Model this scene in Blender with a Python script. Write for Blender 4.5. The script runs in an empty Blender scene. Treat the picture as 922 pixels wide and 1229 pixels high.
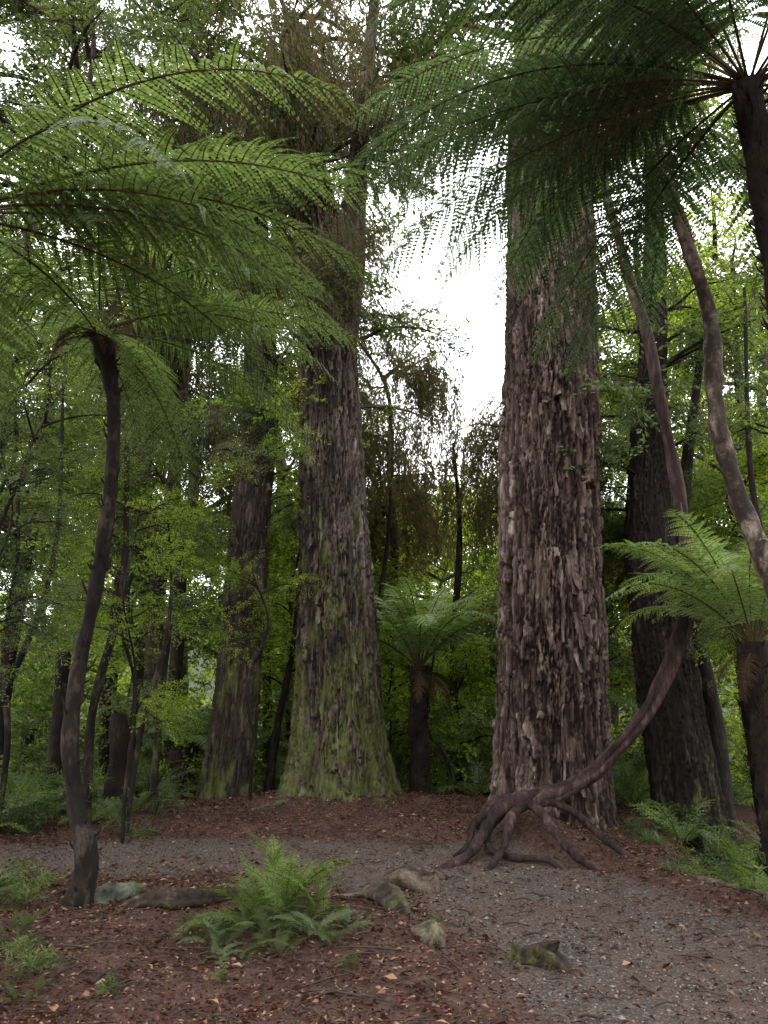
import bpy, math, random
import numpy as np
from mathutils import Vector, Matrix, Euler
random.seed(5)
R = np.random.default_rng(11)
scene = bpy.context.scene
COL = scene.collection

# ------------------------------------------------------------ noise helpers
def hsh(i, j, k, s=0):
    n = (i*73856093) ^ (j*19349663) ^ (k*83492791) ^ (s*26544357)
    n = (n ^ (n >> 13)) * 1274126177
    n = (n ^ (n >> 16)) & 0x7fffffff
    return n / 2147483647.0
def vnoise(x, y, z, s=0):
    x, y, z = np.broadcast_arrays(x, y, z)
    i = np.floor(x).astype(np.int64); j = np.floor(y).astype(np.int64); k = np.floor(z).astype(np.int64)
    fx = x-i; fy = y-j; fz = z-k
    fx = fx*fx*(3-2*fx); fy = fy*fy*(3-2*fy); fz = fz*fz*(3-2*fz)
    def L(a, b, t): return a+(b-a)*t
    r = L(L(L(hsh(i,j,k,s),hsh(i+1,j,k,s),fx), L(hsh(i,j+1,k,s),hsh(i+1,j+1,k,s),fx), fy),
          L(L(hsh(i,j,k+1,s),hsh(i+1,j,k+1,s),fx), L(hsh(i,j+1,k+1,s),hsh(i+1,j+1,k+1,s),fx), fy), fz)
    return r*2-1
def fbm(x, y, z, o=4, s=0):
    a = 1.0; t = 0; r = 0
    for q in range(o):
        r = r + a*vnoise(x*2**q, y*2**q, z*2**q, s+q*7); t += a; a *= .5
    return r/t
def voro(x, y, nx, s=0):
    i = np.floor(x).astype(np.int64); j = np.floor(y).astype(np.int64)
    f1 = np.full(x.shape, 9.0); f2 = np.full(x.shape, 9.0); idr = np.zeros(x.shape); ly = np.zeros(x.shape)
    for di in (-1,0,1):
        for dj in (-1,0,1):
            ci = i+di; cj = j+dj; cm = np.mod(ci, nx)
            px = ci+.1+.8*hsh(cm,cj,cj*0,s); py = cj+.1+.8*hsh(cm,cj,cj*0+1,s)
            d = np.sqrt((px-x)**2+(py-y)**2)
            m = d < f1
            f2 = np.where(m, f1, np.minimum(f2, d))
            idr = np.where(m, hsh(cm,cj,cj*0+2,s), idr); ly = np.where(m, y-py, ly)
            f1 = np.where(m, d, f1)
    return f1, f2, idr, ly
def sm(t):
    t = np.clip(t, 0, 1); return t*t*(3-2*t)

# ------------------------------------------------------------ mesh helpers
class MB:
    def __init__(s): s.V=[]; s.F=[]; s.M=[]; s.A=[]; s.n=0
    def add(s, V, F, m=0, a=None):
        V = np.asarray(V, np.float32); F = np.asarray(F, np.int64)
        s.V.append(V); s.F.append(F+s.n); s.M.append(np.full(len(F), m, np.int32) if np.isscalar(m) else m)
        s.A.append(np.full(len(V), .5, np.float32) if a is None else np.asarray(a, np.float32)); s.n += len(V)
    def mesh(s, name, mats, smooth=True):
        V = np.concatenate(s.V); A = np.concatenate(s.A)
        me = bpy.data.meshes.new(name)
        me.vertices.add(len(V)); me.vertices.foreach_set('co', V.astype(np.float32).ravel())
        starts = []; idx = []; c = 0
        for F in s.F:
            k = F.shape[1]; starts.append(np.arange(len(F))*k+c); idx.append(F.ravel()); c += F.size
        idx = np.concatenate(idx); starts = np.concatenate(starts)
        me.loops.add(len(idx)); me.loops.foreach_set('vertex_index', idx.astype(np.int32))
        me.polygons.add(len(starts)); me.polygons.foreach_set('loop_start', starts.astype(np.int32))
        me.polygons.foreach_set('material_index', np.concatenate(s.M))
        me.polygons.foreach_set('use_smooth', np.full(len(starts), smooth))
        at = me.attributes.new('var', 'FLOAT', 'POINT'); at.data.foreach_set('value', A.astype(np.float32))
        me.update(calc_edges=True)
        for m in mats: me.materials.append(m)
        return me
class Tpl:
    def __init__(s,b,mats):
        s.V=np.concatenate(b.V).astype(np.float32); s.F=np.concatenate(b.F); s.M=np.concatenate(b.M); s.A=np.concatenate(b.A).astype(np.float32); s.mats=mats
def remat(t,mat):
    q=Tpl.__new__(Tpl); q.V,q.F,q.M,q.A=t.V,t.F,t.M,t.A; q.mats=[mat]+t.mats[1:]; return q
def obj(name, me, parent=None):
    o = bpy.data.objects.new(name, me); COL.objects.link(o)
    if parent is not None: o.parent = parent
    return o
GR={}; RI=np.random.default_rng(3); TOT=[0]
def inst(t, name, loc, az, pitch=0, roll=0, sc=1, parent=None):
    M = Matrix.Translation(Vector([float(q) for q in loc])) @ Matrix.Rotation(az,4,'Z') @ Matrix.Rotation(-pitch,4,'Y') @ Matrix.Rotation(roll,4,'X') @ Matrix.Scale(sc,4)
    M=np.array(M,np.float32); GR.setdefault((parent,name),[]).append((t,M,RI.random()))
def flush():
    for (par,name),L in GR.items():
        b=MB(); mats=[]
        for t,M,r in L:
            for m in t.mats:
                if m not in mats: mats.append(m)
            mp=np.array([mats.index(m) for m in t.mats],np.int32)
            b.add(t.V@M[:3,:3].T+M[:3,3], t.F, mp[t.M], np.clip(t.A*.6+r*.4,0,1)); TOT[0]+=len(t.F)
        obj(name,b.mesh(name,mats,False),par)
def empty(name):
    o = bpy.data.objects.new(name, None); COL.objects.link(o); o.empty_display_size = .2; return o
def resample(P, n):
    P = np.asarray(P, float); m = len(P)
    E = np.vstack([2*P[0]-P[1], P, 2*P[-1]-P[-2]])
    t = np.linspace(0, m-1, n); i = np.minimum(t.astype(int), m-2); f = (t-i)[:,None]
    p0,p1,p2,p3 = E[i],E[i+1],E[i+2],E[i+3]
    return .5*((2*p1)+(-p0+p2)*f+(2*p0-5*p1+4*p2-p3)*f*f+(-p0+3*p1-3*p2+p3)*f**3)
def tube(P, sides=8, n=24, nz=0, ns=3., seed=0, ridges=0, tw=0, rk=.12):
    Q = resample(P, n); C = Q[:,:3]; r = np.maximum(Q[:,3], .0006)
    T = np.gradient(C, axis=0); T /= np.linalg.norm(T,axis=1)[:,None]+1e-9
    ref = np.array([0.,1,0]) if abs(T[0,1])<.9 else np.array([1.,0,0])
    U = np.zeros_like(T); u = np.cross(T[0],ref); u/=np.linalg.norm(u)
    for i in range(n):
        u = u - T[i]*np.dot(u,T[i]); u/=np.linalg.norm(u)+1e-9; U[i]=u
    W = np.cross(T,U)
    a = np.arange(sides)/sides*2*math.pi
    A = a[None,:]+tw*np.linspace(0,1,n)[:,None]
    rr = r[:,None]*np.ones(sides)[None,:]
    D = np.cos(A)[...,None]*U[:,None]+np.sin(A)[...,None]*W[:,None]
    V0 = C[:,None]+rr[...,None]*D
    at = np.full((n,sides), .5)
    if ridges:
        g = np.cos(a[None,:]*ridges+seed)*np.ones((n,1)); rr = rr*(1+rk*g); at = at+.2*g
    if nz:
        N_ = fbm(V0[...,0]*ns, V0[...,1]*ns, V0[...,2]*ns*.45, 3, seed); rr = rr*(1+nz*N_); at = at+.8*N_
    V = C[:,None]+rr[...,None]*D
    V = V.reshape(-1,3)
    i = np.arange(n-1)[:,None]*sides; j = np.arange(sides)[None,:]; j2=(j+1)%sides
    F = np.stack([i+j, i+j2, i+sides+j2, i+sides+j],-1).reshape(-1,4)
    return V, F, np.clip(at,0,1).ravel()
def addt(b,v,m=0): b.add(v[0],v[1],m,v[2])
def leaves(P, D, Nn, L, W, fold=.15, rg=R):
    P=np.asarray(P); n=len(P)
    D=D/(np.linalg.norm(D,axis=1)[:,None]+1e-9); S=np.cross(D,Nn); S/=np.linalg.norm(S,axis=1)[:,None]+1e-9
    N2=np.cross(S,D); L=np.broadcast_to(L,(n,))[:,None]; W=np.broadcast_to(W,(n,))[:,None]
    V=np.stack([P, P+D*L*.42+S*W*.5+N2*W*fold, P+D*L-N2*L*fold*.5, P+D*L*.42-S*W*.5+N2*W*fold],1).reshape(-1,3)
    F=np.arange(n*4).reshape(-1,4)
    a=np.repeat(rg.random(n),4)
    return V,F,a

# ------------------------------------------------------------ materials
def nm(name):
    m=bpy.data.materials.new(name); m.use_nodes=True; nt=m.node_tree; nt.nodes.clear()
    out=nt.nodes.new('ShaderNodeOutputMaterial'); return m,nt,out
def nd(nt,t,ins=None,**kw):
    n=nt.nodes.new(t)
    for k,v in kw.items(): setattr(n,k,v)
    if ins:
        for k,v in ins.items():
            if isinstance(v,bpy.types.NodeSocket): nt.links.new(v,n.inputs[k])
            else: n.inputs[k].default_value=v
    return n
def ramp(nt,fac,stops):
    r=nt.nodes.new('ShaderNodeValToRGB'); nt.links.new(fac,r.inputs[0]); e=r.color_ramp.elements
    while len(e)<len(stops): e.new(.5)
    for q,(p,c) in zip(e,stops):
        q.position=p; q.color=(c,c,c,1) if not hasattr(c,'__len__') else (*c,1)
    return r.outputs[0]
def math_(nt,op,a,b=None,clamp=False):
    n=nt.nodes.new('ShaderNodeMath'); n.operation=op; n.use_clamp=clamp
    for i,v in enumerate((a,b)):
        if v is None: continue
        if isinstance(v,bpy.types.NodeSocket): nt.links.new(v,n.inputs[i])
        else: n.inputs[i].default_value=v
    return n.outputs[0]
def mixc(nt,f,a,b,bt='MIX'):
    n=nt.nodes.new('ShaderNodeMix'); n.data_type='RGBA'; n.blend_type=bt
    for i,v in ((0,f),(6,a),(7,b)):
        if isinstance(v,bpy.types.NodeSocket): nt.links.new(v,n.inputs[i])
        elif i==0: n.inputs[0].default_value=v
        else: n.inputs[i].default_value=(*v,1)
    return n.outputs[2]
def coords(nt,sc):
    tc=nd(nt,'ShaderNodeTexCoord'); mp=nd(nt,'ShaderNodeMapping',{'Vector':tc.outputs['Object'],'Scale':sc}); return mp.outputs[0]
def leafmat(name,c0,c1,c2,tr=.4,rough=.5,spec=.35,gloss=True):
    m,nt,out=nm(name)
    at=nd(nt,'ShaderNodeAttribute',attribute_name='var')
    c=ramp(nt,at.outputs['Fac'],[(.15,c0),(.5,c1),(.88,c2)])
    if gloss: p=nd(nt,'ShaderNodeBsdfPrincipled',{'Base Color':c,'Roughness':rough,'Specular IOR Level':spec})
    else: p=nd(nt,'ShaderNodeBsdfDiffuse',{'Color':c})
    tc=mixc(nt,1,c,(1.7,1.6,.8),'MULTIPLY')
    t=nd(nt,'ShaderNodeBsdfTranslucent',{'Color':tc})
    mx=nd(nt,'ShaderNodeMixShader',{0:tr,1:p.outputs[0],2:t.outputs[0]})
    nt.links.new(mx.outputs[0],out.inputs[0]); return m
def barkmat(name,stops,moss=0.,mosstop=2.,sc=(9,9,2.2),bump=.5,mosscol=((.030,.036,.010),(.11,.125,.030)),rough=.85):
    m,nt,out=nm(name)
    at=nd(nt,'ShaderNodeAttribute',attribute_name='var').outputs['Fac']
    n1=nd(nt,'ShaderNodeTexNoise',{'Vector':coords(nt,sc),'Scale':1.0,'Detail':5.,'Roughness':.7}).outputs['Fac']
    n2=nd(nt,'ShaderNodeTexNoise',{'Vector':coords(nt,(.9,.9,.5)),'Scale':1.3,'Detail':2.}).outputs['Fac']
    f=math_(nt,'ADD',math_(nt,'MULTIPLY',at,.6),math_(nt,'MULTIPLY',math_(nt,'SUBTRACT',n1,.5),1.5))
    f=math_(nt,'ADD',f,math_(nt,'MULTIPLY',math_(nt,'SUBTRACT',n2,.3),.5),True)
    c=ramp(nt,f,stops)
    if moss>0:
        tc=nd(nt,'ShaderNodeTexCoord'); sx=nd(nt,'ShaderNodeSeparateXYZ',{0:tc.outputs['Object']})
        h=math_(nt,'DIVIDE',sx.outputs['Z'],mosstop)
        n3=nd(nt,'ShaderNodeTexNoise',{'Vector':coords(nt,(1.8,1.8,.8)),'Scale':1.6,'Detail':6.,'Roughness':.75}).outputs['Fac']
        mf=math_(nt,'SUBTRACT',n3,math_(nt,'MULTIPLY',h,.12))
        th=.56-.18*moss
        mf=ramp(nt,mf,[(th,0.),(th+.10,1.)])
        mc=ramp(nt,n1,[(.35,mosscol[0]),(.65,mosscol[1])])
        c=mixc(nt,math_(nt,'MULTIPLY',mf,.8),c,mc)
    b=nd(nt,'ShaderNodeBump',{'Strength':bump,'Distance':.03,'Height':n1})
    p=nd(nt,'ShaderNodeBsdfPrincipled',{'Base Color':c,'Roughness':rough,'Specular IOR Level':.2,'Normal':b.outputs[0]})
    nt.links.new(p.outputs[0],out.inputs[0]); return m

M_fern   = leafmat('fern_leaf',(.044,.074,.032),(.088,.135,.055),(.15,.21,.092),.37)
M_fernB  = leafmat('fern_leaf_hazy_shade',(.034,.061,.038),(.060,.100,.056),(.10,.15,.084),.34)  # darker bluish tint puts shade and veiling haze into the frond colour
M_fernL  = leafmat('fern_leaf_light',(.08,.14,.052),(.16,.24,.09),(.25,.34,.15),.42)
M_fernY  = leafmat('fern_leaf_fresh',(.055,.095,.018),(.11,.175,.033),(.18,.26,.055),.36)
M_bright = leafmat('leaf_sunlit',(.08,.13,.018),(.20,.285,.042),(.37,.47,.11),.5,gloss=False)  # pale yellow-green puts the sunlit, backlit look into the leaf colour
M_mid    = leafmat('leaf_mid',(.036,.060,.020),(.088,.125,.038),(.17,.225,.075),.42,spec=.5,rough=.4)
M_midF   = leafmat('leaf_mid_matte',(.036,.060,.020),(.092,.135,.040),(.19,.25,.08),.42,gloss=False)
M_dark   = leafmat('leaf_dark',(.024,.044,.016),(.055,.080,.028),(.10,.135,.045),.38,gloss=False)
M_weep   = leafmat('rimu_leaf',(.05,.058,.035),(.09,.094,.05),(.17,.115,.075),.38,gloss=False)
M_litter = leafmat('litter_leaf',(.03,.013,.009),(.10,.044,.029),(.28,.17,.11),.05,gloss=False)
M_dead   = leafmat('dead_frond',(.02,.012,.008),(.05,.03,.018),(.09,.06,.035),.15,gloss=False)
M_twig   = barkmat('twig',[(.1,(.02,.013,.010)),(.9,(.08,.055,.04))])
M_rachis = barkmat('fern_rachis',[(.1,(.03,.022,.010)),(.9,(.09,.075,.03))])
M_barkR  = barkmat('bark_flaky',[(.18,(.012,.007,.005)),(.40,(.064,.040,.032)),(.64,(.145,.106,.090)),(.93,(.36,.31,.275))],.05,1.2,(13,13,2.2),.9)
M_barkM  = barkmat('bark_mossy',[(.18,(.012,.009,.007)),(.42,(.060,.043,.034)),(.66,(.13,.102,.084)),(.97,(.31,.28,.24))],1.02,3.2,(13,13,2.2),.9)
M_barkL  = barkmat('bark_dark',[(.1,(.010,.008,.006)),(.5,(.042,.031,.024)),(.95,(.14,.115,.095))],.7,3.0)
M_barkS  = barkmat('bark_slim',[(.15,(.005,.004,.003)),(.5,(.014,.010,.008)),(.95,(.075,.058,.045))],.25,2.,(16,16,7),.9)
M_barkP  = barkmat('bark_pale',[(.2,(.030,.022,.017)),(.42,(.085,.064,.050)),(.58,(.19,.15,.12)),(.95,(.42,.38,.32))],.1,3.,(14,14,9),.8)
M_vine   = barkmat('vine_bark',[(.1,(.010,.006,.006)),(.5,(.040,.022,.020)),(.95,(.15,.095,.085))],0,1,(22,22,5),.9)
M_ftrunk = barkmat('fern_trunk',[(.1,(.006,.004,.003)),(.5,(.018,.012,.009)),(.95,(.07,.045,.032))],0,1,(30,30,12),1.)
M_wood   = barkmat('mossy_wood',[(.2,(.018,.012,.009)),(.5,(.065,.048,.036)),(.95,(.22,.18,.14))],.35,1.5,(16,16,16),1.)
M_rot    = barkmat('rotten_wood',[(.1,(.012,.007,.005)),(.5,(.042,.028,.021)),(.95,(.17,.13,.10))],.08,1.0,(16,16,16),1.)
M_rock   = barkmat('rock',[(.1,(.030,.032,.025)),(.5,(.07,.076,.058)),(.95,(.16,.165,.13))],.5,.6,(8,8,8))

# ------------------------------------------------------------ ground
PATH=np.array([(2.0,-4),(1.95,2),(1.85,4.6),(1.5,6.2),(.85,7.7),(-.6,8.4),(-2.5,8.5),(-5,8.3),(-9,7.7),(-16,7.0)])
def pdist(x,y):
    d=np.full(np.shape(x),99.)
    for a,b in zip(PATH[:-1],PATH[1:]):
        ab=b-a; t=np.clip(((x-a[0])*ab[0]+(y-a[1])*ab[1])/(ab@ab),0,1)
        d=np.minimum(d,np.hypot(x-a[0]-t*ab[0],y-a[1]-t*ab[1]))
    return d
def pmask(x,y):
    d=pdist(x,y)+.35*fbm(x*1.3,y*1.3,x*0,4,3)
    hw=np.where(x<-.3,.85,1.1)
    return 1-sm((d-hw+.38)/.76)
def gh(x,y):
    x=np.asarray(x,float); y=np.asarray(y,float)
    pm=1-sm((pdist(x,y)-.9)/.8)
    z=.05*fbm(x*.7,y*.7,x*0,2,1)+(.07*fbm(x*1.7,y*1.7,x*0,4,2)+.05)*(1-pm)
    z=z+.36*np.exp(-((x-1.55)**2+(y-8.95)**2)/(2*.42**2))
    z=z+.20*np.exp(-((x+.65)**2+(y-12)**2)/(2*1.2**2))
    z=z+.08*np.exp(-((x-.2)**2/.12+(y-6.3)**2/.9))
    z=z-1.2*sm((y-12.9)/4)*sm((70-y)/30)
    xe=np.interp(y,[0,5,6.3,7.8,9.5,11,13],[3.5,3.3,3.0,2.5,3.0,3.5,3.6])
    z=z-.85*sm((x-xe)/1.3)*sm((14-y)/1.5)
    z=z+14*sm((np.hypot(x,y)-60)/90)
    return z
nx=ny=600
u=np.linspace(-1,1,nx); xs=3*np.sinh(4.7*u)
ys=6.5+3*np.sinh(4.7*u)
X,Y=np.meshgrid(xs,ys)
Z=gh(X,Y); pm=pmask(X,Y)
Z=Z+.012*fbm(X*9,Y*9,X*0,2,5)*(1-.6*pm)
b=MB(); i=np.arange(ny-1)[:,None]*nx; j=np.arange(nx-1)[None,:]
b.add(np.stack([X,Y,Z],-1).reshape(-1,3), np.stack([i+j,i+j+1,i+nx+j+1,i+nx+j],-1).reshape(-1,4),0,pm.ravel())
m,nt,out=nm('forest_floor')
at=nd(nt,'ShaderNodeAttribute',attribute_name='var').outputs['Fac']
co=coords(nt,(1,1,1))
n1=nd(nt,'ShaderNodeTexNoise',{'Vector':co,'Scale':28.,'Detail':6.,'Roughness':.75}).outputs['Fac']
n2=nd(nt,'ShaderNodeTexNoise',{'Vector':co,'Scale':1.4,'Detail':4.}).outputs['Fac']
v1=nd(nt,'ShaderNodeTexVoronoi',{'Vector':co,'Scale':55.})
lit=ramp(nt,n1,[(.32,(.018,.009,.007)),(.5,(.080,.040,.030)),(.7,(.17,.095,.068))])
lit=mixc(nt,ramp(nt,n2,[(.45,0.),(.75,.5)]),lit,(.04,.026,.018))
cg=ramp(nt,v1.outputs['Color'],[(.1,(.045,.037,.032)),(.5,(.115,.098,.088)),(.95,(.25,.225,.21))])
cg=mixc(nt,ramp(nt,v1.outputs['Distance'],[(.25,0.),(.7,.8)]),cg,(.04,.030,.025))
cg=mixc(nt,ramp(nt,n2,[(.32,.2),(.66,.85)]),cg,(.10,.062,.047))
f=math_(nt,'ADD',at,math_(nt,'MULTIPLY',math_(nt,'SUBTRACT',n1,.5),1.6),True)
c=mixc(nt,ramp(nt,f,[(.35,0.),(.85,1.)]),lit,cg)
tcg=nd(nt,'ShaderNodeTexCoord'); sx=nd(nt,'ShaderNodeSeparateXYZ',{0:tcg.outputs['Object']})
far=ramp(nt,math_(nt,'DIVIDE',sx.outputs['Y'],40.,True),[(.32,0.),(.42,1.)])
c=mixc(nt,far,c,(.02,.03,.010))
hgt=math_(nt,'ADD',n1,math_(nt,'MULTIPLY',math_(nt,'SUBTRACT',1,v1.outputs['Distance']),.5))
bp=nd(nt,'ShaderNodeBump',{'Strength':1.,'Distance':.025,'Height':hgt})
p=nd(nt,'ShaderNodeBsdfPrincipled',{'Base Color':c,'Roughness':.85,'Specular IOR Level':.25,'Normal':bp.outputs[0]})
nt.links.new(p.outputs[0],out.inputs[0]); M_ground=m
obj('ground',b.mesh('ground',[M_ground]))

m,nt,out=nm('gravel_stone')
at=nd(nt,'ShaderNodeAttribute',attribute_name='var').outputs['Fac']
c=ramp(nt,at,[(0,(.04,.033,.029)),(.6,(.115,.10,.09)),(1.,(.27,.245,.23))])
p=nd(nt,'ShaderNodeBsdfDiffuse',{'Color':c}); nt.links.new(p.outputs[0],out.inputs[0]); M_stone=m
def scatter(n,x0,x1,y0,y1,pw=1.6):
    x=R.uniform(x0,x1,n); y=y0+(y1-y0)*R.random(n)**pw; return x,y
x,y=scatter(60000,-5,4.,3.2,9.8,1.3)
k=(R.random(len(x))<pmask(x,y)*.8+.04)&(np.abs(x)<.62*y+.3); x=x[k];y=y[k]
n=len(x); r=R.uniform(.003,.009,n)*(1+1.2*(R.random(n)<.05))
base=np.array([(1,0,0),(0,1,0),(-1,0,0),(0,-1,0),(0,0,.8),(0,0,-.8)],float)
fa=np.array([(0,1,4),(1,2,4),(2,3,4),(3,0,4),(1,0,5),(2,1,5),(3,2,5),(0,3,5)])
th=R.uniform(0,6.28,n); ct,st=np.cos(th),np.sin(th)
B=base[None]*R.uniform(.55,1.3,(n,6,1))*r[:,None,None]
BX=B[...,0]*ct[:,None]-B[...,1]*st[:,None]; BY=B[...,0]*st[:,None]+B[...,1]*ct[:,None]
V=np.stack([BX+x[:,None],BY+y[:,None],B[...,2]*.8+(gh(x,y)+r*.3)[:,None]],-1).reshape(-1,3)
F=(fa[None]+np.arange(n)[:,None,None]*6).reshape(-1,3)
b=MB(); b.add(V,F,0,np.repeat(R.random(n)**1.5,6)); obj('gravel',b.mesh('gravel',[M_stone],False))
x,y=scatter(130000,-7,5,3.0,13.5,1.25)
k=(R.random(len(x))<(1-pmask(x,y)*.77))&(np.abs(x)<.62*y+.4); x=x[k]; y=y[k]; n=len(x)
th=R.uniform(0,6.28,n); D=np.stack([np.cos(th),np.sin(th),R.uniform(-.25,.4,n)],-1)
Nn=np.stack([R.normal(0,.5,n),R.normal(0,.5,n),np.ones(n)],-1)
Ls=R.uniform(.015,.042,n)*(1+1.0*(R.random(n)<.07)); b=MB()
q=leaves(np.stack([x,y,gh(x,y)+.014+R.random(n)*.012],-1),D,Nn,Ls,Ls*R.uniform(.2,.6,n),.25); b.add(q[0],q[1],0,q[2]**2.2)
obj('leaf_litter',b.mesh('leaf_litter',[M_litter],False))
b=MB()
x,y=scatter(1600,-5,3.5,3.2,11,1.3)
for q in range(len(x)):
    a=random.uniform(0,6.28); L=random.uniform(.05,.45)*(.4 if pmask(x[q],y[q])>.4 else 1); zz=float(gh(x[q],y[q]))
    dx,dy=math.cos(a)*L/2,math.sin(a)*L/2; rr=random.uniform(.002,.007)
    addt(b,tube([(x[q]-dx,y[q]-dy,float(gh(x[q]-dx,y[q]-dy))+.015,rr),(x[q]+random.uniform(-.02,.02),y[q],zz+.03,rr),(x[q]+dx,y[q]+dy,float(gh(x[q]+dx,y[q]+dy))+.015,rr*.5)],4,5))
obj('fallen_twigs',b.mesh('fallen_twigs',[M_twig]))

# ------------------------------------------------------------ foliage clump templates
def clump(mat,ntw,nl,L,W,size,droop=.25,spread=1.,flat=.6):
    b=MB()
    for q in range(ntw):
        d=np.array([1.,0,0.1])+spread*R.normal(size=3)*np.array([.6,.75,.45]); d/=np.linalg.norm(d)
        s=size*R.uniform(.5,1.); t=np.linspace(0,1,6)[:,None]
        st=R.normal(size=3)*.12*size
        C=st+d*t*s+np.array([0,0,-1])*droop*s*t**2+R.normal(size=(6,3))*.025*size*t
        addt(b,tube(np.hstack([C,.006*size*(1.1-t)]),3,6),1)
        tt=R.uniform(.15,1,nl); P=np.stack([np.interp(tt,t[:,0],C[:,k]) for k in range(3)],-1)
        sd=np.cross(d,[0,0,1.]); sd/=np.linalg.norm(sd)+1e-9
        off=R.uniform(-.5,.5,nl)*.38*s*(1.1-tt); P=P+sd*off[:,None]+d*np.abs(off)[:,None]*.6+R.normal(size=(nl,3))*.02*size
        P[:,2]-=np.abs(off)*.35
        D=d[None]*.7+sd[None]*np.sign(off)[:,None]*.8+R.normal(size=(nl,3))*.4; D[:,2]-=.25
        Nn=np.array([0,0,1.])*flat+R.normal(size=(nl,3))*.45
        v=leaves(P,D,Nn,L*R.uniform(.6,1.2,nl),W*R.uniform(.7,1.2,nl)); addt(b,v)
    return Tpl(b,[mat,M_twig])
def weepclump(mat,ns=30,size=1.2,m=40):
    b=MB()
    for q in range(ns):
        a=R.uniform(-1.5,1.5); rr=R.uniform(.05,.7)*size; p=np.array([rr*math.cos(a),rr*math.sin(a),R.uniform(-.15,.2)*size])
        L=R.uniform(.5,1.1)*size; t=R.random(m)
        out_=np.array([math.cos(a),math.sin(a),0])*.25
        P=p+out_[None]*np.sqrt(t)[:,None]*L*.6+np.array([0,0,-1.])*(t*L)[:,None]+R.normal(size=(m,3))*.012*size
        D=np.array([0,0,-1.])+R.normal(size=(m,3))*.35
        addt(b,leaves(P,D,R.normal(size=(m,3)),R.uniform(.05,.11,m)*size,.015*size))
    addt(b,tube([(0,0,0,.02),(.4*size,0,.08*size,.012),(.8*size,0,-.05*size,.004)],4,6),1)
    return Tpl(b,[mat,M_twig])
def strapclump(mat,n=70,L=.6,W=.022):
    b=MB(); a=R.uniform(0,6.28,n); e=R.uniform(.2,1.4,n); d=np.stack([np.cos(a)*np.cos(e),np.sin(a)*np.cos(e),np.sin(e)],-1)
    P=R.normal(size=(n,3))*np.array([.12,.12,.0]); up=np.tile([0,0,1.],(n,1))+R.normal(size=(n,3))*.1
    l=L*R.uniform(.5,1.1,n)
    S=np.cross(d,up); S/=np.linalg.norm(S,axis=1)[:,None]
    cur=P; rows=[]; dd=d.copy()
    for k in range(6):
        w=W*(1-(k/5.)**2*.95)*(.6 if k==0 else 1); rows.append(np.stack([cur-S*w/2,cur+S*w/2],1))
        cur=cur+dd*(l/5)[:,None]; dd=dd+np.array([0,0,-.32]); dd/=np.linalg.norm(dd,axis=1)[:,None]
    V=np.stack(rows,1).reshape(-1,3); base=np.arange(n)[:,None]*12+np.arange(5)[None]*2
    F=np.stack([base,base+1,base+3,base+2],-1).reshape(-1,4)
    b.add(V,F,0,np.repeat(R.random(n),12)); return Tpl(b,[mat])
C_broad=[clump(M_mid,10,30,.09,.038,1.) for k in range(4)]
C_bright=[remat(c,M_bright) for c in C_broad]
C_dark=[remat(c,M_dark) for c in C_broad]
F_mid=[clump(M_midF,9,17,.105,.05,1.) for k in range(4)]
F_bright=[remat(c,M_bright) for c in F_mid]; F_dark=[remat(c,M_dark) for c in F_mid]
C_small=[clump(M_mid,12,64,.045,.015,.9,.35) for k in range(3)]
C_smallB=[remat(c,M_bright) for c in C_small]
C_weep=[weepclump(M_weep) for k in range(3)]
C_long=[clump(M_mid,9,30,.15,.022,.8,.4) for k in range(2)]
C_strap=[strapclump(M_mid) for k in range(2)]

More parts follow.
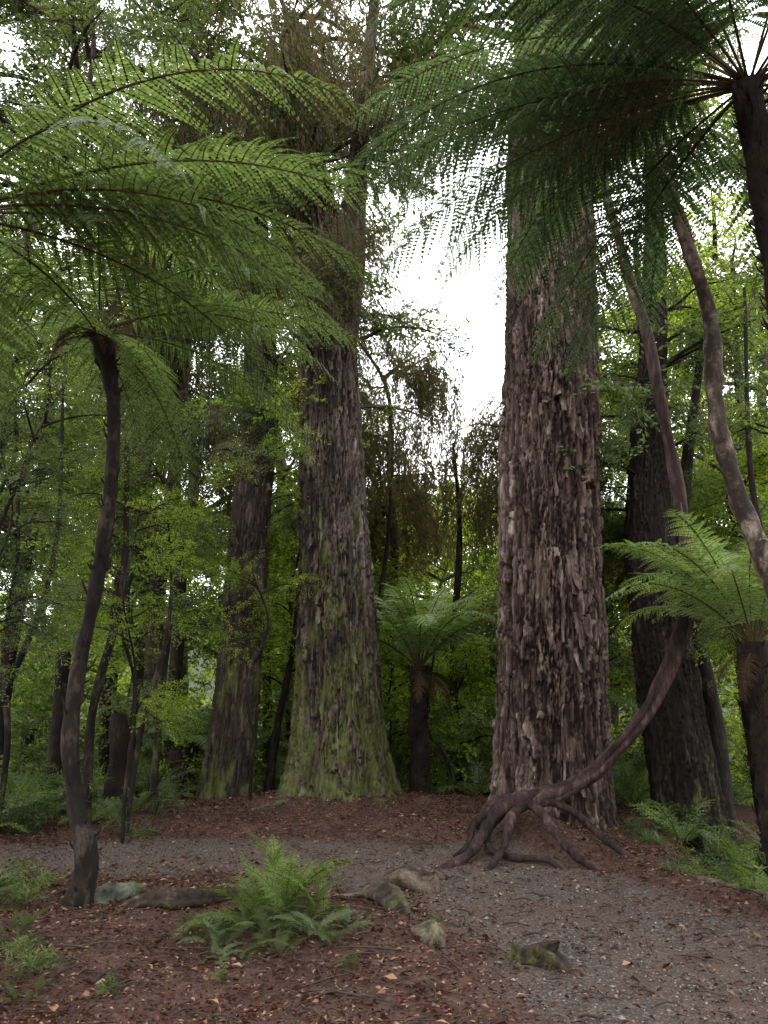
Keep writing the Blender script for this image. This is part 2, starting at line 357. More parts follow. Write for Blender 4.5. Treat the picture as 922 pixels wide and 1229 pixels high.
# ------------------------------------------------------------ fern fronds
def frond(mat,L,npin,pinlen,e0,e1,pl,npn,curl=1.3,pdroop=.35,wf=.8,stipe=.13,rr=.011,side=0.):
    b=MB(); n=40; s=np.linspace(0,1,n); e=e0+(e1-e0)*s**curl
    T=np.stack([np.cos(e),side*s,np.sin(e)],-1); T/=np.linalg.norm(T,axis=1)[:,None]
    C=np.vstack([[0,0,0],np.cumsum((T[1:]+T[:-1])*.5*L/(n-1),axis=0)])
    addt(b,tube(np.hstack([C,(rr*(1-s)**.8+.0015)[:,None]]),5,n),1)
    si=stipe+(.995-stipe)*(np.arange(npin)+.5)/npin
    Ps=[];Ds=[];Ns=[];Ls=[];Ws=[]
    for q,sv in enumerate(si):
        P0=np.array([np.interp(sv,s,C[:,k]) for k in range(3)]); t=np.array([np.interp(sv,s,T[:,k]) for k in range(3)]); t/=np.linalg.norm(t)
        lat=np.cross([0,0,1.],t); lat/=np.linalg.norm(lat); nn=np.cross(t,lat)
        if sv<.4: pr=.5+.5*math.sin((sv-stipe)/(.4-stipe)*math.pi/2)
        else: pr=max(.03,1-((sv-.4)/.61)**2)**.85
        p=pinlen*pr*R.uniform(.86,1.05); a=math.radians(80-32*sv)+R.normal(0,.06)
        for sg in (-1,1):
            d=math.cos(a)*t+math.sin(a)*sg*lat+nn*R.normal(0,.1); d/=np.linalg.norm(d)
            m=max(3,int(npn*(.35+.65*pr))); qq=(np.arange(m)+.6)/m
            dr=pdroop*R.uniform(.5,1.5)
            PP=P0+d*(qq*p)[:,None]+np.array([0,0,-1.])*(dr*p*qq**2)[:,None]+t*(.12*p*qq**2)[:,None]
            dd=d[None]+np.array([0,0,-1.])*(2*dr*qq)[:,None]; dd/=np.linalg.norm(dd,axis=1)[:,None]
            pe=np.cross(nn,dd); pe/=np.linalg.norm(pe,axis=1)[:,None]
            nr=np.cross(dd,pe)
            ln=pl*(1.02-qq**1.6)*(.35+.65*pr); sp=p/m
            for s2 in (-1,1):
                Ps.append(PP); Ds.append(pe*s2+dd*.35+R.normal(size=(m,3))*.06); Ns.append(nr+R.normal(size=(m,3))*.12); Ls.append(ln+.003); Ws.append(np.full(m,sp*wf*1.35))
            w=.0022*L/2.5+.0008
            mids=np.vstack([P0,PP])
            Vm=np.stack([mids-t*w,mids+t*w],1).reshape(-1,3); ii=np.arange(m)*2
            b.add(Vm,np.stack([ii,ii+1,ii+3,ii+2],-1),1)
    P=np.vstack(Ps); v=leaves(P,np.vstack(Ds),np.vstack(Ns),np.concatenate(Ls),np.concatenate(Ws),.1)
    b.add(v[0],v[1],0,v[2])
    return Tpl(b,[mat,M_rachis])
rd=math.radians
FR_hi=[frond(M_fern,3.1,31,.50,rd(e0),rd(e1),.045,17,c,.35,wf=.92,side=sd) for k,(e0,e1,c,sd) in enumerate([(34,-42,1.2,.1),(24,-46,1.3,-.15),(12,-55,1.2,.12),(44,-30,1.2,-.1),(30,-14,1.5,-.05)])]
FR_dk=[frond(M_fernB,3.4,34,.54,rd(e0),rd(e1),.048,18,c,.5,wf=.95,side=sd) for k,(e0,e1,c,sd) in enumerate([(36,-46,1.2,.1),(22,-52,1.3,-.15),(10,-52,1.2,.12),(40,-40,1.2,-.1)])]
FR_lo=[frond(M_fern,1.7,26,.31,rd(e0),rd(e1),.032,12,c,.3,wf=.95,rr=.009,side=sd) for k,(e0,e1,c,sd) in enumerate([(62,-25,1.5,.1),(50,-35,1.4,-.12),(35,-45,1.2,.1),(70,0,1.6,0)])]
FR_loY=[remat(f,M_fernY) for f in FR_lo]
FR_loL=[remat(f,M_fernL) for f in FR_lo]
FR_gr=[frond(M_fernY,.8,26,.13,rd(e0),rd(e1),.014,10,1.3,.15,rr=.004,side=sd) for k,(e0,e1,sd) in enumerate([(75,5,.2),(60,-15,-.2),(45,-35,.25),(80,30,-.15)])]
FR_grM=[remat(f,M_fern) for f in FR_gr]; FR_grD=[remat(f,M_dark) for f in FR_gr]
FR_far=[frond(M_fernY,.95,18,.18,rd(e0),rd(e1),.030,5,1.3,.15,rr=.005,side=sd) for k,(e0,e1,sd) in enumerate([(72,5,.1),(60,-15,-.1),(45,-35,.15)])]
FR_farM=[remat(f,M_fern) for f in FR_far]
SK=[remat(f,M_dead) for f in FR_lo[1:3]]

def crown(parent,c,fr,n,sc,az0=0,pj=.12,arc=2*math.pi,plist=None):
    for q in range(n):
        az=az0+arc*q/n+R.normal(0,.10); f=fr[q%len(fr)] if plist is None else fr[plist[q%len(plist)]]
        inst(f,'fronds',(c[0]+.05*math.cos(az),c[1]+.05*math.sin(az),c[2]),az,R.normal(0,pj),R.normal(0,.15),sc*R.uniform(.85,1.1),parent)
def tree_fern(P,fr,n,sc,az0=0,skirt=5,pj=.12,name='tree_fern',plist=None,rad=1.,mat=None,stubs=170,az_extra=None):
    b=MB(); addt(b,tube([(*p,) for p in P],16,90,.45,9,3))
    top=np.array(P[-1][:3]); Q=resample(P,60)
    for q in range(stubs):
        k=int(59*(1-R.random()**1.5*.95)); c=Q[k]; a=R.uniform(0,6.28); r=c[3]
        L=R.uniform(.05,.16)*rad; d=np.array([math.cos(a),math.sin(a),0]); up=R.uniform(.2,1.3)
        p0=c[:3]+d*r*.7; p1=c[:3]+d*(r*.95+L*.25)+np.array([0,0,L*up*.5]); p2=c[:3]+d*(r+L*.4)+np.array([0,0,L*up])
        v=tube([(*p0,.012*rad),(*p1,.009*rad),(*p2,.004*rad)],4,4); b.add(v[0],v[1],0,v[2]*.9)
    o=obj(name,b.mesh(name,[mat or M_ftrunk]))
    crown(o,top,fr,n,sc,az0,pj,plist=plist)
    if az_extra:
        for az,v_,s_ in az_extra: inst(fr[v_],'fronds',top,az,R.normal(0,.04),R.normal(0,.1),s_,o)
    for q in range(skirt):
        az=R.uniform(0,6.28); inst(SK[q%2],'dead_fronds',top-np.array([0,0,.08]),az,-.9+R.normal(0,.15),0,sc*R.uniform(.3,.5),o)
    return o
tree_fern([(2.95,5.0,-.9,.16),(2.9,5.0,1.5,.12),(2.86,5.02,4.,.10),(2.80,5.0,6.15,.11)],FR_dk,27,1.0,.1,0,.08,plist=[1,2,0,1,2,3],
   az_extra=[(3.3,0,1.0),(3.0,1,1.08),(2.75,2,1.0),(3.5,1,1.),(2.5,1,1.0),(3.7,2,.95),(2.9,3,1.05),(2.2,1,1.),(1.9,2,1.),(2.6,0,1.),(3.1,2,.75)])
tree_fern([(-3.1,4.6,0,.15),(-3.05,4.6,2.5,.11),(-2.95,4.6,4.75,.10)],FR_hi,15,.98,.12,0,.10,plist=[1,2,0,1,2,4],az_extra=[(.38,4,1.14),(.05,2,1.),(.65,4,1.),(.2,1,1.05),(-.15,2,.95)])
tree_fern([(-2.38,6.5,-.05,.11),(-2.32,6.5,.35,.085),(-2.44,6.5,.75,.066),(-2.53,6.5,1.3,.068),(-2.50,6.5,1.9,.060),(-2.42,6.5,2.6,.064),(-2.38,6.5,3.3,.058),(-2.42,6.5,4.1,.06),(-2.5,6.5,4.5,.08),(-2.62,6.5,4.85,.10)],FR_hi,14,.78,.3,5,.13,plist=[0,1,2,1],mat=M_barkS,stubs=90,az_extra=[(.1,1,.85),(-.3,2,.85)])
tree_fern([(.58,13,-.35,.20),(.57,13,.5,.16),(.57,13,1.4,.14),(.58,13,2.1,.17)],FR_loL,22,1.25,0,5,.1,plist=[0,3,1,0,3])
tree_fern([(3.62,7.6,-.9,.15),(3.6,7.6,.5,.12),(3.58,7.6,2.1,.13)],FR_loL,22,1.05,.3,4,.1,plist=[0,3,1])
tree_fern([(5.4,11.5,-.9,.15),(5.3,11.5,1.0,.12),(5.2,11.5,2.8,.13)],FR_loL,16,1.2,.3,4,.1)
tree_fern([(4.6,12.5,-.9,.15),(4.5,12.5,1.0,.12),(4.3,12.5,3.8,.13)],FR_loY,16,1.3,.3,3,.1)
for (x,y,h,s) in [(-4.6,15,1.4,1.),(-7.3,16.5,2.2,1.2),(1.9,15.5,1.0,1.),(-1.4,16.5,1.2,1.),(3.6,15,1.8,1.1),(-3.3,13.6,.8,.8)]:
    z=float(gh(x,y)); tree_fern([(x,y,z-.2,.16),(x+.03,y,z+h*.5,.12),(x,y,z+h,.13)],FR_loL,13,s,.2,2,.12)

# ------------------------------------------------------------ giant trunks
def giant(P,seed,z0,dz=.02,nA=340,flare=.5,fz=.45,lobes=5,lobamp=.25,cells=26,cellh=.42,amp=1.):
    P=np.array(P); z=np.arange(z0,min(P[-1,0],14.),dz); n=len(z)
    Q=resample(P,200); cx=np.interp(z,Q[:,0],Q[:,1]); cy=np.interp(z,Q[:,0],Q[:,2]); r=np.interp(z,Q[:,0],Q[:,3])
    a=np.arange(nA)/nA*2*math.pi; A,Zz=np.meshgrid(a,z); r=r[:,None]
    fl=np.exp(-np.maximum(Zz,-.2)/fz)
    lob=np.cos(A*lobes+seed+.6*np.sin(Zz*.7))*.5+np.cos(A*(lobes-2)+seed*2)*.5
    rr=r*(1+flare*fl*(.75+.6*lob)+.06*lobamp*4*lob*np.exp(-np.maximum(Zz,0)/6))
    ca,sa=np.cos(A),np.sin(A)
    rr=rr*(1+.05*fbm(ca*1.2,sa*1.2,Zz*.4,3,seed))
    big=fbm(ca*1.8,sa*1.8,Zz*.6,3,seed+20)
    wx=fbm(ca*2.5,sa*2.5,Zz*.6,5,seed+3)*3.0; wy=fbm(ca*5,sa*5,Zz*1.1,5,seed+5)*2.6
    tear=fbm(ca*26,sa*26,Zz*7,3,seed+41)*.5
    f1,f2,idr,ly=voro(A/(2*math.pi)*cells+wx+tear*.5,Zz/cellh+wy+tear,cells,seed)
    wx2=fbm(ca*9,sa*9,Zz*1.5,4,seed+13)*2.4
    g1,g2,idg,lg=voro(A/(2*math.pi)*cells*2+wx*2.+wx2,Zz/(cellh*.55)+wy*2.5+tear,cells*2,seed+9)
    plate=sm((f2-f1)/.22)*(.1+.9*idr)
    pl2=sm((g2-g1)/.3)*(.1+.9*idg)
    mixb=sm(big*1.6+.5)
    rid=1-np.abs(fbm(ca*12,sa*12,Zz*.8,5,seed+30))*2.4
    fine=fbm(ca*24,sa*24,Zz*6,3,seed+8)
    d=(.062*plate*(.45+.75*mixb)*(1-.35*ly)+.036*pl2*(1.1-.6*mixb)+.020*rid+.012*fine)*amp
    rr=rr+d
    V=np.stack([cx[:,None]+rr*ca,cy[:,None]+rr*sa,Zz],-1).reshape(-1,3)
    i=np.arange(n-1)[:,None]*nA; j=np.arange(nA)[None]; j2=(j+1)%nA
    F=np.stack([i+j,i+j2,i+nA+j2,i+nA+j],-1).reshape(-1,4)
    att=np.clip(-.08+.50*plate+.34*pl2+.22*rid+.30*fine+.2*big,0,1)
    b=MB(); b.add(V,F,0,att.ravel())
    return b
def peel(b,P,seed,n,zlo,zhi,off0=.05):
    P=np.array(P); rg=np.random.default_rng(seed)
    for q in range(n):
        z=rg.uniform(zlo,zhi); a=rg.uniform(0,6.28); cx=np.interp(z,P[:,0],P[:,1]); cy=np.interp(z,P[:,0],P[:,2]); r=np.interp(z,P[:,0],P[:,3])
        L=rg.uniform(.12,.6); w=rg.uniform(.02,.11); rows=7; V=[]; cu=rg.uniform(.0,1.)**1.5; ph=rg.uniform(0,6)
        for k in range(rows):
            t=k/(rows-1); zz=z-L*t; off=off0-.02+.11*cu*t**2
            ww=w*(1-.8*abs(t-.4)**1.5)*rg.uniform(.5,1.2)
            for s_ in (-.5,0,.5):
                aa=a+s_*ww/r+.03*math.sin(t*3+ph); V.append((cx+(r+off+(.01 if s_==0 else 0))*math.cos(aa),cy+(r+off+(.01 if s_==0 else 0))*math.sin(aa),zz+rg.uniform(-.02,.02)))
        F=[(k*3+c,k*3+c+1,k*3+c+4,k*3+c+3) for k in range(rows-1) for c in (0,1)]
        b.add(V,F,0,np.full(len(V),rg.uniform(.25,.85)))
def limbs(b,n,zlo,zhi,Rr,seed,meshes,scale,cpl,lst,axis,rad=.06,az=None,up=.25,mi=0):
    rg=np.random.default_rng(seed); axis=np.array(axis)
    for q in range(n):
        z=rg.uniform(zlo,zhi); a=rg.uniform(0,6.28) if az is None else rg.uniform(*az); L=Rr*rg.uniform(.45,1.0)
        cx=np.interp(z,axis[:,0],axis[:,1]); cy=np.interp(z,axis[:,0],axis[:,2])
        pts=[]; ja=rg.normal(0,.2)
        for k in range(5):
            t=k/4; aa=a+ja*t; pts.append((cx+math.cos(aa)*L*t,cy+math.sin(aa)*L*t,z+L*(up*math.sin(t*2.2)+rg.normal(0,.03)),rad*(1-t)**.9*L/Rr+.006))
        addt(b,tube(pts,6,14,.2,4,seed),mi)
        Q=resample(pts,20)
        for c in range(cpl):
            t=.3+.7*(c+.7)/cpl; p=Q[min(19,int(t*19))]
            lst.append((meshes[rg.integers(len(meshes))],p[:3]+rg.normal(0,.12*scale,3),a+rg.normal(0,.7),rg.normal(0,.25),rg.normal(0,.4),scale*rg.uniform(.75,1.3)))
def attach(o,lst):
    for k,(me,p,a,pi_,ro,s) in enumerate(lst): inst(me,'foliage',p,a,pi_,ro,s,o)

P=[(-.6,2.15,10.5,.70),(.8,2.18,10.5,.635),(2,2.22,10.5,.61),(4.4,2.34,10.5,.595),(6.5,2.46,10.5,.59),(8.5,2.55,10.5,.57),(13,2.8,10.7,.48),(17,3.0,11,.3)]
b=giant(P,4,-.6,flare=.10,cells=18,cellh=.8,amp=1.4)
peel(b,P,31,480,.3,11)
L=[]; limbs(b,10,10.5,13.8,3.0,5,C_weep+F_dark,1.3,4,L,[(p[0],p[1],p[2]) for p in P],.1)
o=obj('rimu_tree',b.mesh('rimu_tree',[M_barkR])); attach(o,L)
P=[(-.5,-.62,12,.66),(.8,-.67,12,.60),(2,-.70,12,.54),(3.4,-.76,12,.50),(6.1,-.88,12,.42),(9.2,-1.05,12,.39),(10.8,-1.4,12,.30),(14,-1.7,12.2,.2),(18,-1.9,12.5,.12)]
b=giant(P,9,-.5,flare=.55,fz=.42,lobes=6,lobamp=.8,cells=18,cellh=.8,amp=1.15)
peel(b,P,33,280,1,12)
addt(b,tube([(-.75,12,7.5,.3),(-.55,11.9,9,.23),(-.45,11.8,11,.17),(-.2,11.8,14,.1),(0,11.8,17,.05)],20,80,.15,3,4))
addt(b,tube([(-1.0,11.9,8.8,.2),(-1.5,11.8,9.7,.12),(-1.75,11.7,11,.08),(-1.8,11.7,13,.05)],12,40,.15,3,4))
L=[]; ax=[(p[0],p[1],p[2]) for p in P]
limbs(b,20,6.0,11.5,2.2,6,C_weep+C_small+C_broad,.85,4,L,ax,.045)
limbs(b,22,10.0,16,3.6,7,C_weep+C_broad,1.2,4,L,ax,.06)
o=obj('rimu_tree',b.mesh('rimu_tree.m',[M_barkM])); attach(o,L)
P=[(-.5,-2.42,12.6,.36),(.8,-2.36,12.6,.32),(2.5,-2.28,12.6,.30),(4.8,-2.2,12.6,.27),(6.5,-2.12,12.6,.25),(9,-2.3,12.7,.2),(13,-2.6,12.8,.1)]
b=giant(P,14,-.5,flare=.2,fz=.5,cells=12,cellh=.7,nA=160,amp=.8,lobes=5,lobamp=.6)
L=[]; ax=[(p[0],p[1],p[2]) for p in P]
limbs(b,12,4.2,7,1.8,8,C_small+C_bright,.8,4,L,ax,.035)
limbs(b,18,7,13,2.8,9,C_broad+C_small+C_weep,1.1,4,L,ax,.05)
o=obj('podocarp_tree',b.mesh('podocarp_tree',[M_barkL])); attach(o,L)
P=[(-1.2,3.98,10.6,.42),(.5,3.9,10.6,.36),(2,3.8,10.6,.33),(3.6,3.72,10.6,.28),(5.5,3.9,10.7,.18),(8,4.2,10.8,.11),(10.5,4.4,10.9,.05)]
b=giant(P,21,-1.2,flare=.12,fz=.5,cells=14,cellh=.7,nA=150,amp=.9,lobes=5,lobamp=.5)
addt(b,tube([(4.45,10.9,-1,.16),(4.5,10.9,1,.13),(4.35,10.9,2.6,.11),(4.3,10.9,4,.10),(4.9,10.9,7,.05)],14,60,.2,3,4))
L=[]; ax=[(p[0],p[1],p[2]) for p in P]
limbs(b,20,3.0,6.5,1.7,18,C_broad+C_small,.8,4,L,ax,.03,az=(-.9,3.6))
limbs(b,18,5.0,10.3,2.2,19,C_bright+C_broad,.9,4,L,ax,.035)
o=obj('podocarp_tree',b.mesh('podocarp_tree.r',[M_barkS])); attach(o,L)

b=MB(); P=[(4.1,6.6,-.9,.14),(3.75,6.5,1.0,.11),(3.28,6.5,2.6,.086),(3.08,6.5,3.3,.08),(2.97,6.5,4.0,.08),(3.0,6.5,5.0,.07),(2.83,6.5,5.9,.062),(2.7,6.6,7.2,.055),(2.9,6.8,9,.03)]
addt(b,tube(P,22,200,.42,9,2))
L=[]; limbs(b,6,7,9,1.5,29,C_small,.8,3,L,[(p[2],p[0],p[1]) for p in P],.03)
o=obj('leaning_tree',b.mesh('leaning_tree',[M_barkP])); attach(o,L)

b=MB()
vp=[(.98,8.45,.18,.045),(1.08,8.58,.40,.07),(1.25,8.66,.50,.085),(1.55,8.66,.53,.085),(2.08,8.55,.73,.078),(2.45,8.5,1.04,.070),(2.83,8.5,1.47,.074),(3.2,8.5,2.15,.09),(3.37,8.5,2.81,.070),(3.36,8.5,3.76,.068),(3.26,8.5,4.77,.062),(3.14,8.5,5.83,.066),(3.02,8.55,6.5,.06),(2.95,8.8,7.6,.05),(3.0,9.4,9.2,.045),(3.0,10,11,.04)]
addt(b,tube(vp,18,260,.4,5,2,3,2.2))
addt(b,tube([(p[0]+.05*math.sin(k*1.3),p[1]-.05,p[2]+.07*math.cos(k*1.3),.032) for k,p in enumerate(vp[1:10])],10,120,.2,5,3))
for rt in [[(1.9,8.66,.62,.05),(1.5,8.6,.56,.07),(1.2,8.5,.46,.07),(1.0,8.35,.24,.06),(.82,8.15,.08,.05),(.6,7.95,.02,.035),(.4,7.85,-.03,.02)],
           [(1.55,8.6,.52,.05),(1.3,8.4,.40,.05),(1.18,8.15,.17,.04),(1.02,7.9,.04,.035),(.9,7.75,-.03,.02)],
           [(1.45,8.6,.54,.05),(1.62,8.4,.42,.05),(1.75,8.15,.2,.04),(1.9,7.95,.06,.04),(2.15,7.75,-.03,.03)],
           [(1.7,8.6,.55,.05),(2.0,8.5,.40,.04),(2.25,8.3,.17,.04),(2.5,8.15,.0,.03)],
           [(1.35,8.6,.52,.05),(1.1,8.5,.30,.05),(1.05,8.3,.12,.035),(1.25,8.1,.07,.035),(1.55,8.0,.07,.03),(1.7,7.85,-.02,.02)],
           [(1.25,8.55,.46,.06),(.95,8.5,.34,.05),(.85,8.35,.15,.035),(.7,8.3,.03,.03)]]:
    addt(b,tube(rt,12,50,.4,7,5))
obj('liana_vine',b.mesh('liana_vine',[M_vine]))
b=MB()
for rt in [[(-.2,11.4,.2,.10),(.1,11.0,.10,.07),(.3,10.6,.04,.05),(.6,10.3,-.02,.03)],[(-1.2,11.5,.2,.10),(-1.6,11.2,.1,.08),(-2.0,11,.02,.05)],[(-.1,10.3,.0,.03),(.2,10.1,.06,.04),(.5,10.15,.05,.04),(.8,10.0,-.02,.02)]]:
    addt(b,tube(rt,12,40,.4,5,5))
obj('surface_roots',b.mesh('surface_roots',[M_wood]))

# ------------------------------------------------------------ generic trees
def tree(name,x,y,H,r,Rr,seed,meshes,scale,nl,cpl=4,lo=.35,mat=None,wob=.03,up=.25):
    rg=np.random.default_rng(seed); b=MB(); z0=float(gh(x,y))-.1; P=[]
    for k in range(7):
        t=k/6; P.append((x+H*wob*rg.normal()*t,y+H*wob*rg.normal()*t,z0+H*t,r*(1-t*.85)))
    addt(b,tube(P,10,50,.2,3,seed))
    L=[]; limbs(b,nl,z0+H*lo,z0+H*.98,Rr,seed+100,meshes,scale,cpl,L,[(p[2],p[0],p[1]) for p in P],r*.4,up=up)
    o=obj(name,b.mesh(name,[mat or M_barkL])); attach(o,L); return o
T=[ # x,y,H,r,R,meshes,scale,nl,lo
 (-5.2,16.5,13,.2,2.8,F_mid,1.3,14,.3),(-8.2,15.5,12,.2,3,F_mid,1.3,15,.25),(-11,20,16,.25,3.6,F_mid,1.6,17,.2),
 (-5.8,22,18,.3,3.6,F_mid+F_bright,1.6,17,.25),(-2.6,21,17,.3,2.8,C_weep+F_mid,1.6,15,.35),(-14,26,19,.3,4.5,F_mid,2,18,.2),(-8.8,29,22,.3,4.2,F_mid,2,16,.3),
 (6.3,16,12,.2,2.6,F_mid+F_bright,1.3,18,.25),(9.2,18,15,.25,3.3,F_mid+F_bright,1.5,18,.2),(8.2,25,18,.3,3.2,F_mid,1.8,18,.2),(13,23,17,.3,4,F_mid,1.8,18,.2),
 (6.2,12.6,8.5,.14,2.0,C_bright,1.0,18,.3),(14,31,21,.3,4.5,F_mid,2.2,16,.2),
 (1.6,21,6.5,.15,2.5,F_bright,1.3,18,.1),(3.4,25,8.5,.2,3,F_bright,1.5,20,.1),(.2,18,5.2,.12,2,C_bright,1.1,15,.15),(4.2,17,6.3,.12,2.2,C_bright+C_broad,1.1,16,.15),(-1.2,18.5,7.5,.14,2.2,C_bright,1.2,18,.15),
 (-3.4,17,7,.14,2.2,C_bright+C_broad,1.1,18,.1),(-6.2,18.5,8,.14,2.4,F_bright+F_mid,1.3,18,.1),(-.3,24,9,.14,2.6,F_bright,1.5,18,.1),(6,21,9,.14,2.6,F_bright,1.5,18,.1),(-9.5,22,9,.14,2.6,F_bright,1.5,18,.1),(1.5,30,10,.2,3,F_bright,1.9,18,.1),
 (-5.6,10.5,15,.14,3.2,C_broad+C_small,1.15,24,.52),(-4.0,14.2,19,.18,3.2,C_broad+C_weep,1.4,22,.55),(-8.5,12.5,16,.18,3.4,C_broad+C_dark,1.4,20,.4),
]
for k,(x,y,H,r,Rr,ms,sc,nl,lo) in enumerate(T): tree('broadleaf_tree',x,y,H,r,Rr,200+k,ms,sc,nl,4,lo)
tree('young_rimu_tree',.15,17.5,12.2,.16,1.5,301,C_weep,1.25,13,4,.5,up=.1)
tree('young_rimu_tree',3.0,16.0,9.2,.14,1.3,302,C_weep,1.15,13,4,.4,up=.1)
tree('young_rimu_tree',-3.9,14.9,13,.16,1.8,303,C_weep,1.25,12,4,.45,up=.1)
for k,(x,y,H,r,Rr,ms,sc,nl) in enumerate([(-3.9,7.6,5.2,.025,1.3,C_small,.7,12),(-4.6,9.8,6.8,.045,1.7,C_small+C_smallB,.85,15),(-3.3,10.6,5.6,.035,1.5,C_smallB+C_small,.8,14),(-2.9,9.2,4.2,.025,1.0,C_smallB,.6,10),(-5.9,11.5,8,.07,2,C_broad+C_small,1.,16),(-4.2,13.2,7,.07,1.9,C_broad+C_bright,.9,14),(-1.7,14.5,6,.06,1.5,C_bright,.9,14),(-7,9,8,.08,2,C_broad+C_small,1.,14),(-1.9,11.6,5.2,.03,1.0,C_smallB,.6,9)]):
    tree('sapling',x,y,H,r,Rr,330+k,ms,sc,nl,3,.3,M_barkS,.04)
for k,(x,y,H,r,Rr,ms,sc,nl) in enumerate([(3.1,12.2,5.6,.07,1.3,C_broad+C_bright,.8,10),(4.9,9.2,6.0,.05,1.2,C_small+C_smallB,.8,12),(5.6,14,7,.09,1.8,C_broad+C_bright,1.,14),(1.4,14.8,3.4,.05,1.2,C_bright+C_broad,.7,12),(.1,14.6,3.,.04,1.1,C_bright,.7,10),(1.0,16.5,3.6,.05,1.4,C_bright,.9,12)]):
    tree('sapling',x,y,H,r,Rr,350+k,ms,sc,nl,3,.35,M_barkS,.03)
for pts in [[(-4.6,8,-.05,.04),(-4.5,8,1.5,.035),(-4.15,8,3,.03),(-4.3,8,5,.02)],[(-4.9,9,-.1,.05),(-4.3,9,1.6,.04),(-3.9,9,3.2,.03),(-4.0,9,5.4,.02)],[(-4.2,8.6,-.1,.035),(-4.45,8.6,1.4,.03),(-4.5,8.6,3.,.025),(-4.0,8.6,4.6,.015)],
            [(-3.6,10,-.1,.06),(-3.65,10,1.4,.055),(-3.4,10,3,.045),(-3.5,10,5,.03)],[(-3.05,11,-.1,.06),(-3.1,11,1.0,.05),(-2.95,11,3.5,.035),(-2.6,11,6,.02)],
            [(-1.9,13,-.3,.08),(-1.75,13,1,.07),(-1.5,13,2.5,.05),(-1.4,13,4,.03)],[(-5.5,10,-.1,.09),(-5.3,10,2,.08),(-5.4,10,4.5,.05),(-5,10,7,.03)],[(-3.0,9.6,0,.03),(-2.9,9.6,1.2,.028),(-2.65,9.6,2.6,.02),(-2.8,9.6,4.2,.012)],
            [(1.35,13.6,-.3,.03),(1.0,13.3,.7,.03),(.7,13.2,1.2,.025),(.9,13.4,2.6,.015)],[(3.25,11.8,-.6,.10),(3.2,11.8,1,.09),(3.3,11.8,3,.08),(3.35,11.8,5,.05)],
            [(-.1,15.2,-1,.07),(-.2,15.2,2,.06),(.1,15.2,5,.04),(.2,15.2,7,.02)],[(1.5,16,-1,.09),(1.4,16,2,.08),(1.6,16,5,.06),(1.5,16,7,.03)],[(-2.2,15.5,-1,.10),(-2.3,15.5,2,.09),(-2.6,15.5,6,.06),(-2.5,15.5,9,.03)],
            [(-6.1,13,-.5,.13),(-6.2,13,2,.11),(-6.0,13,6,.08),(-6.3,13,9,.05)],[(-4.7,14,-.8,.11),(-4.9,14,2,.10),(-4.7,14,6,.07),(-4.9,14,9,.04)],[(5.0,14.5,-1.5,.16),(4.9,14.5,2,.14),(5.2,14.5,7,.10),(5.3,14.5,11,.06)],[(6.8,13.5,-1.5,.12),(6.9,13.5,2,.10),(6.6,13.5,6,.08),(6.8,13.5,10,.04)],[(5.3,9.5,-1,.06),(5.1,9.5,2,.05),(4.7,9.5,4,.04),(4.9,9.5,7,.02)]]:
    b=MB(); addt(b,tube(pts,9,50,.25,5,int(pts[0][0]*-7)%9)); obj('slender_stem',b.mesh('slender_stem',[M_barkS]))
for (x,y,h,r) in [(-3.9,11.8,1.3,.14),(-3.3,12.8,.75,.09),(-5.0,12.3,2.2,.13)]:
    b=MB(); addt(b,tube([(x,y,-.3,r*1.2),(x+.03,y,h*.5,r),(x-.02,y,h,r*.85),(x-.02,y,h+.03,.01)],14,40,.35,6,4)); obj('dead_stump',b.mesh('dead_stump',[M_ftrunk]))

# ------------------------------------------------------------ distant forest mass
bg=empty('background_forest'); rg=np.random.default_rng(77)
for q in range(480):
    y=rg.uniform(32,50); a=rg.uniform(-.72,.72); x=a*y; lim=.28+.06*math.sin(a*9+1)+.25*max(0,abs(a-.08)-.12)
    z=-1+ (y*lim+1)*rg.random()**.8
    ms=[F_mid,F_bright][rg.choice(2,p=[.3,.7])]  # mostly the sunlit leaf colour, painting the far trees as more lit
    inst(ms[rg.integers(4)],'foliage',(x,y,z),rg.uniform(0,6.28),rg.normal(0,.3),rg.normal(0,.4),rg.uniform(2.6,4.2),bg)
# ------------------------------------------------------------ understory
us=empty('understory_shrubs')
for q in range(660):
    y=rg.uniform(13.2,24); x=rg.uniform(-.68,.68)*y
    z=float(gh(x,y))+rg.uniform(.1,1.3)+ (y-13)*.20*rg.random()
    ms=([C_broad,C_bright,C_long,C_dark] if y<17 else [F_mid,F_bright,F_bright,F_dark])[rg.choice(4,p=[.3,.43,.12,.15])]
    inst(ms[rg.integers(len(ms))],'foliage',(x,y,z),rg.uniform(0,6.28),rg.uniform(0,.9),rg.normal(0,.4),rg.uniform(.7,1.2),us)
for q in range(230):
    if q<80: x=rg.uniform(-7.5,-2.9); y=rg.uniform(9.5,13); s=rg.uniform(.35,.7)
    elif q<165: y=rg.uniform(6.2,13.5); x=float(np.interp(y,[5,6.3,7.8,9.5,13.5],[3.5,3.2,2.9,3.2,3.2]))+rg.uniform(.05,2.6); s=rg.uniform(.35,.75)
    elif q<205: y=rg.uniform(5.6,9.5); x=float(np.interp(y,[5,6.3,7.8,9.5],[3.3,2.95,2.6,2.95]))+rg.uniform(.0,.7); s=rg.uniform(.2,.45)
    else: y=rg.uniform(6.0,7.2); x=rg.uniform(-4.6,-2.7); s=rg.uniform(.2,.4)
    ms=[C_long,C_strap,C_broad,C_small,C_dark][rg.choice(5,p=[.27,.33,.15,.15,.10])]
    inst(ms[rg.integers(len(ms))],'foliage',(x,y,float(gh(x,y))+rg.uniform(0,.4)*(s>.45)+.02),rg.uniform(0,6.28),rg.uniform(0,.6),rg.normal(0,.3),s,us)
uf=empty('understory_ferns')
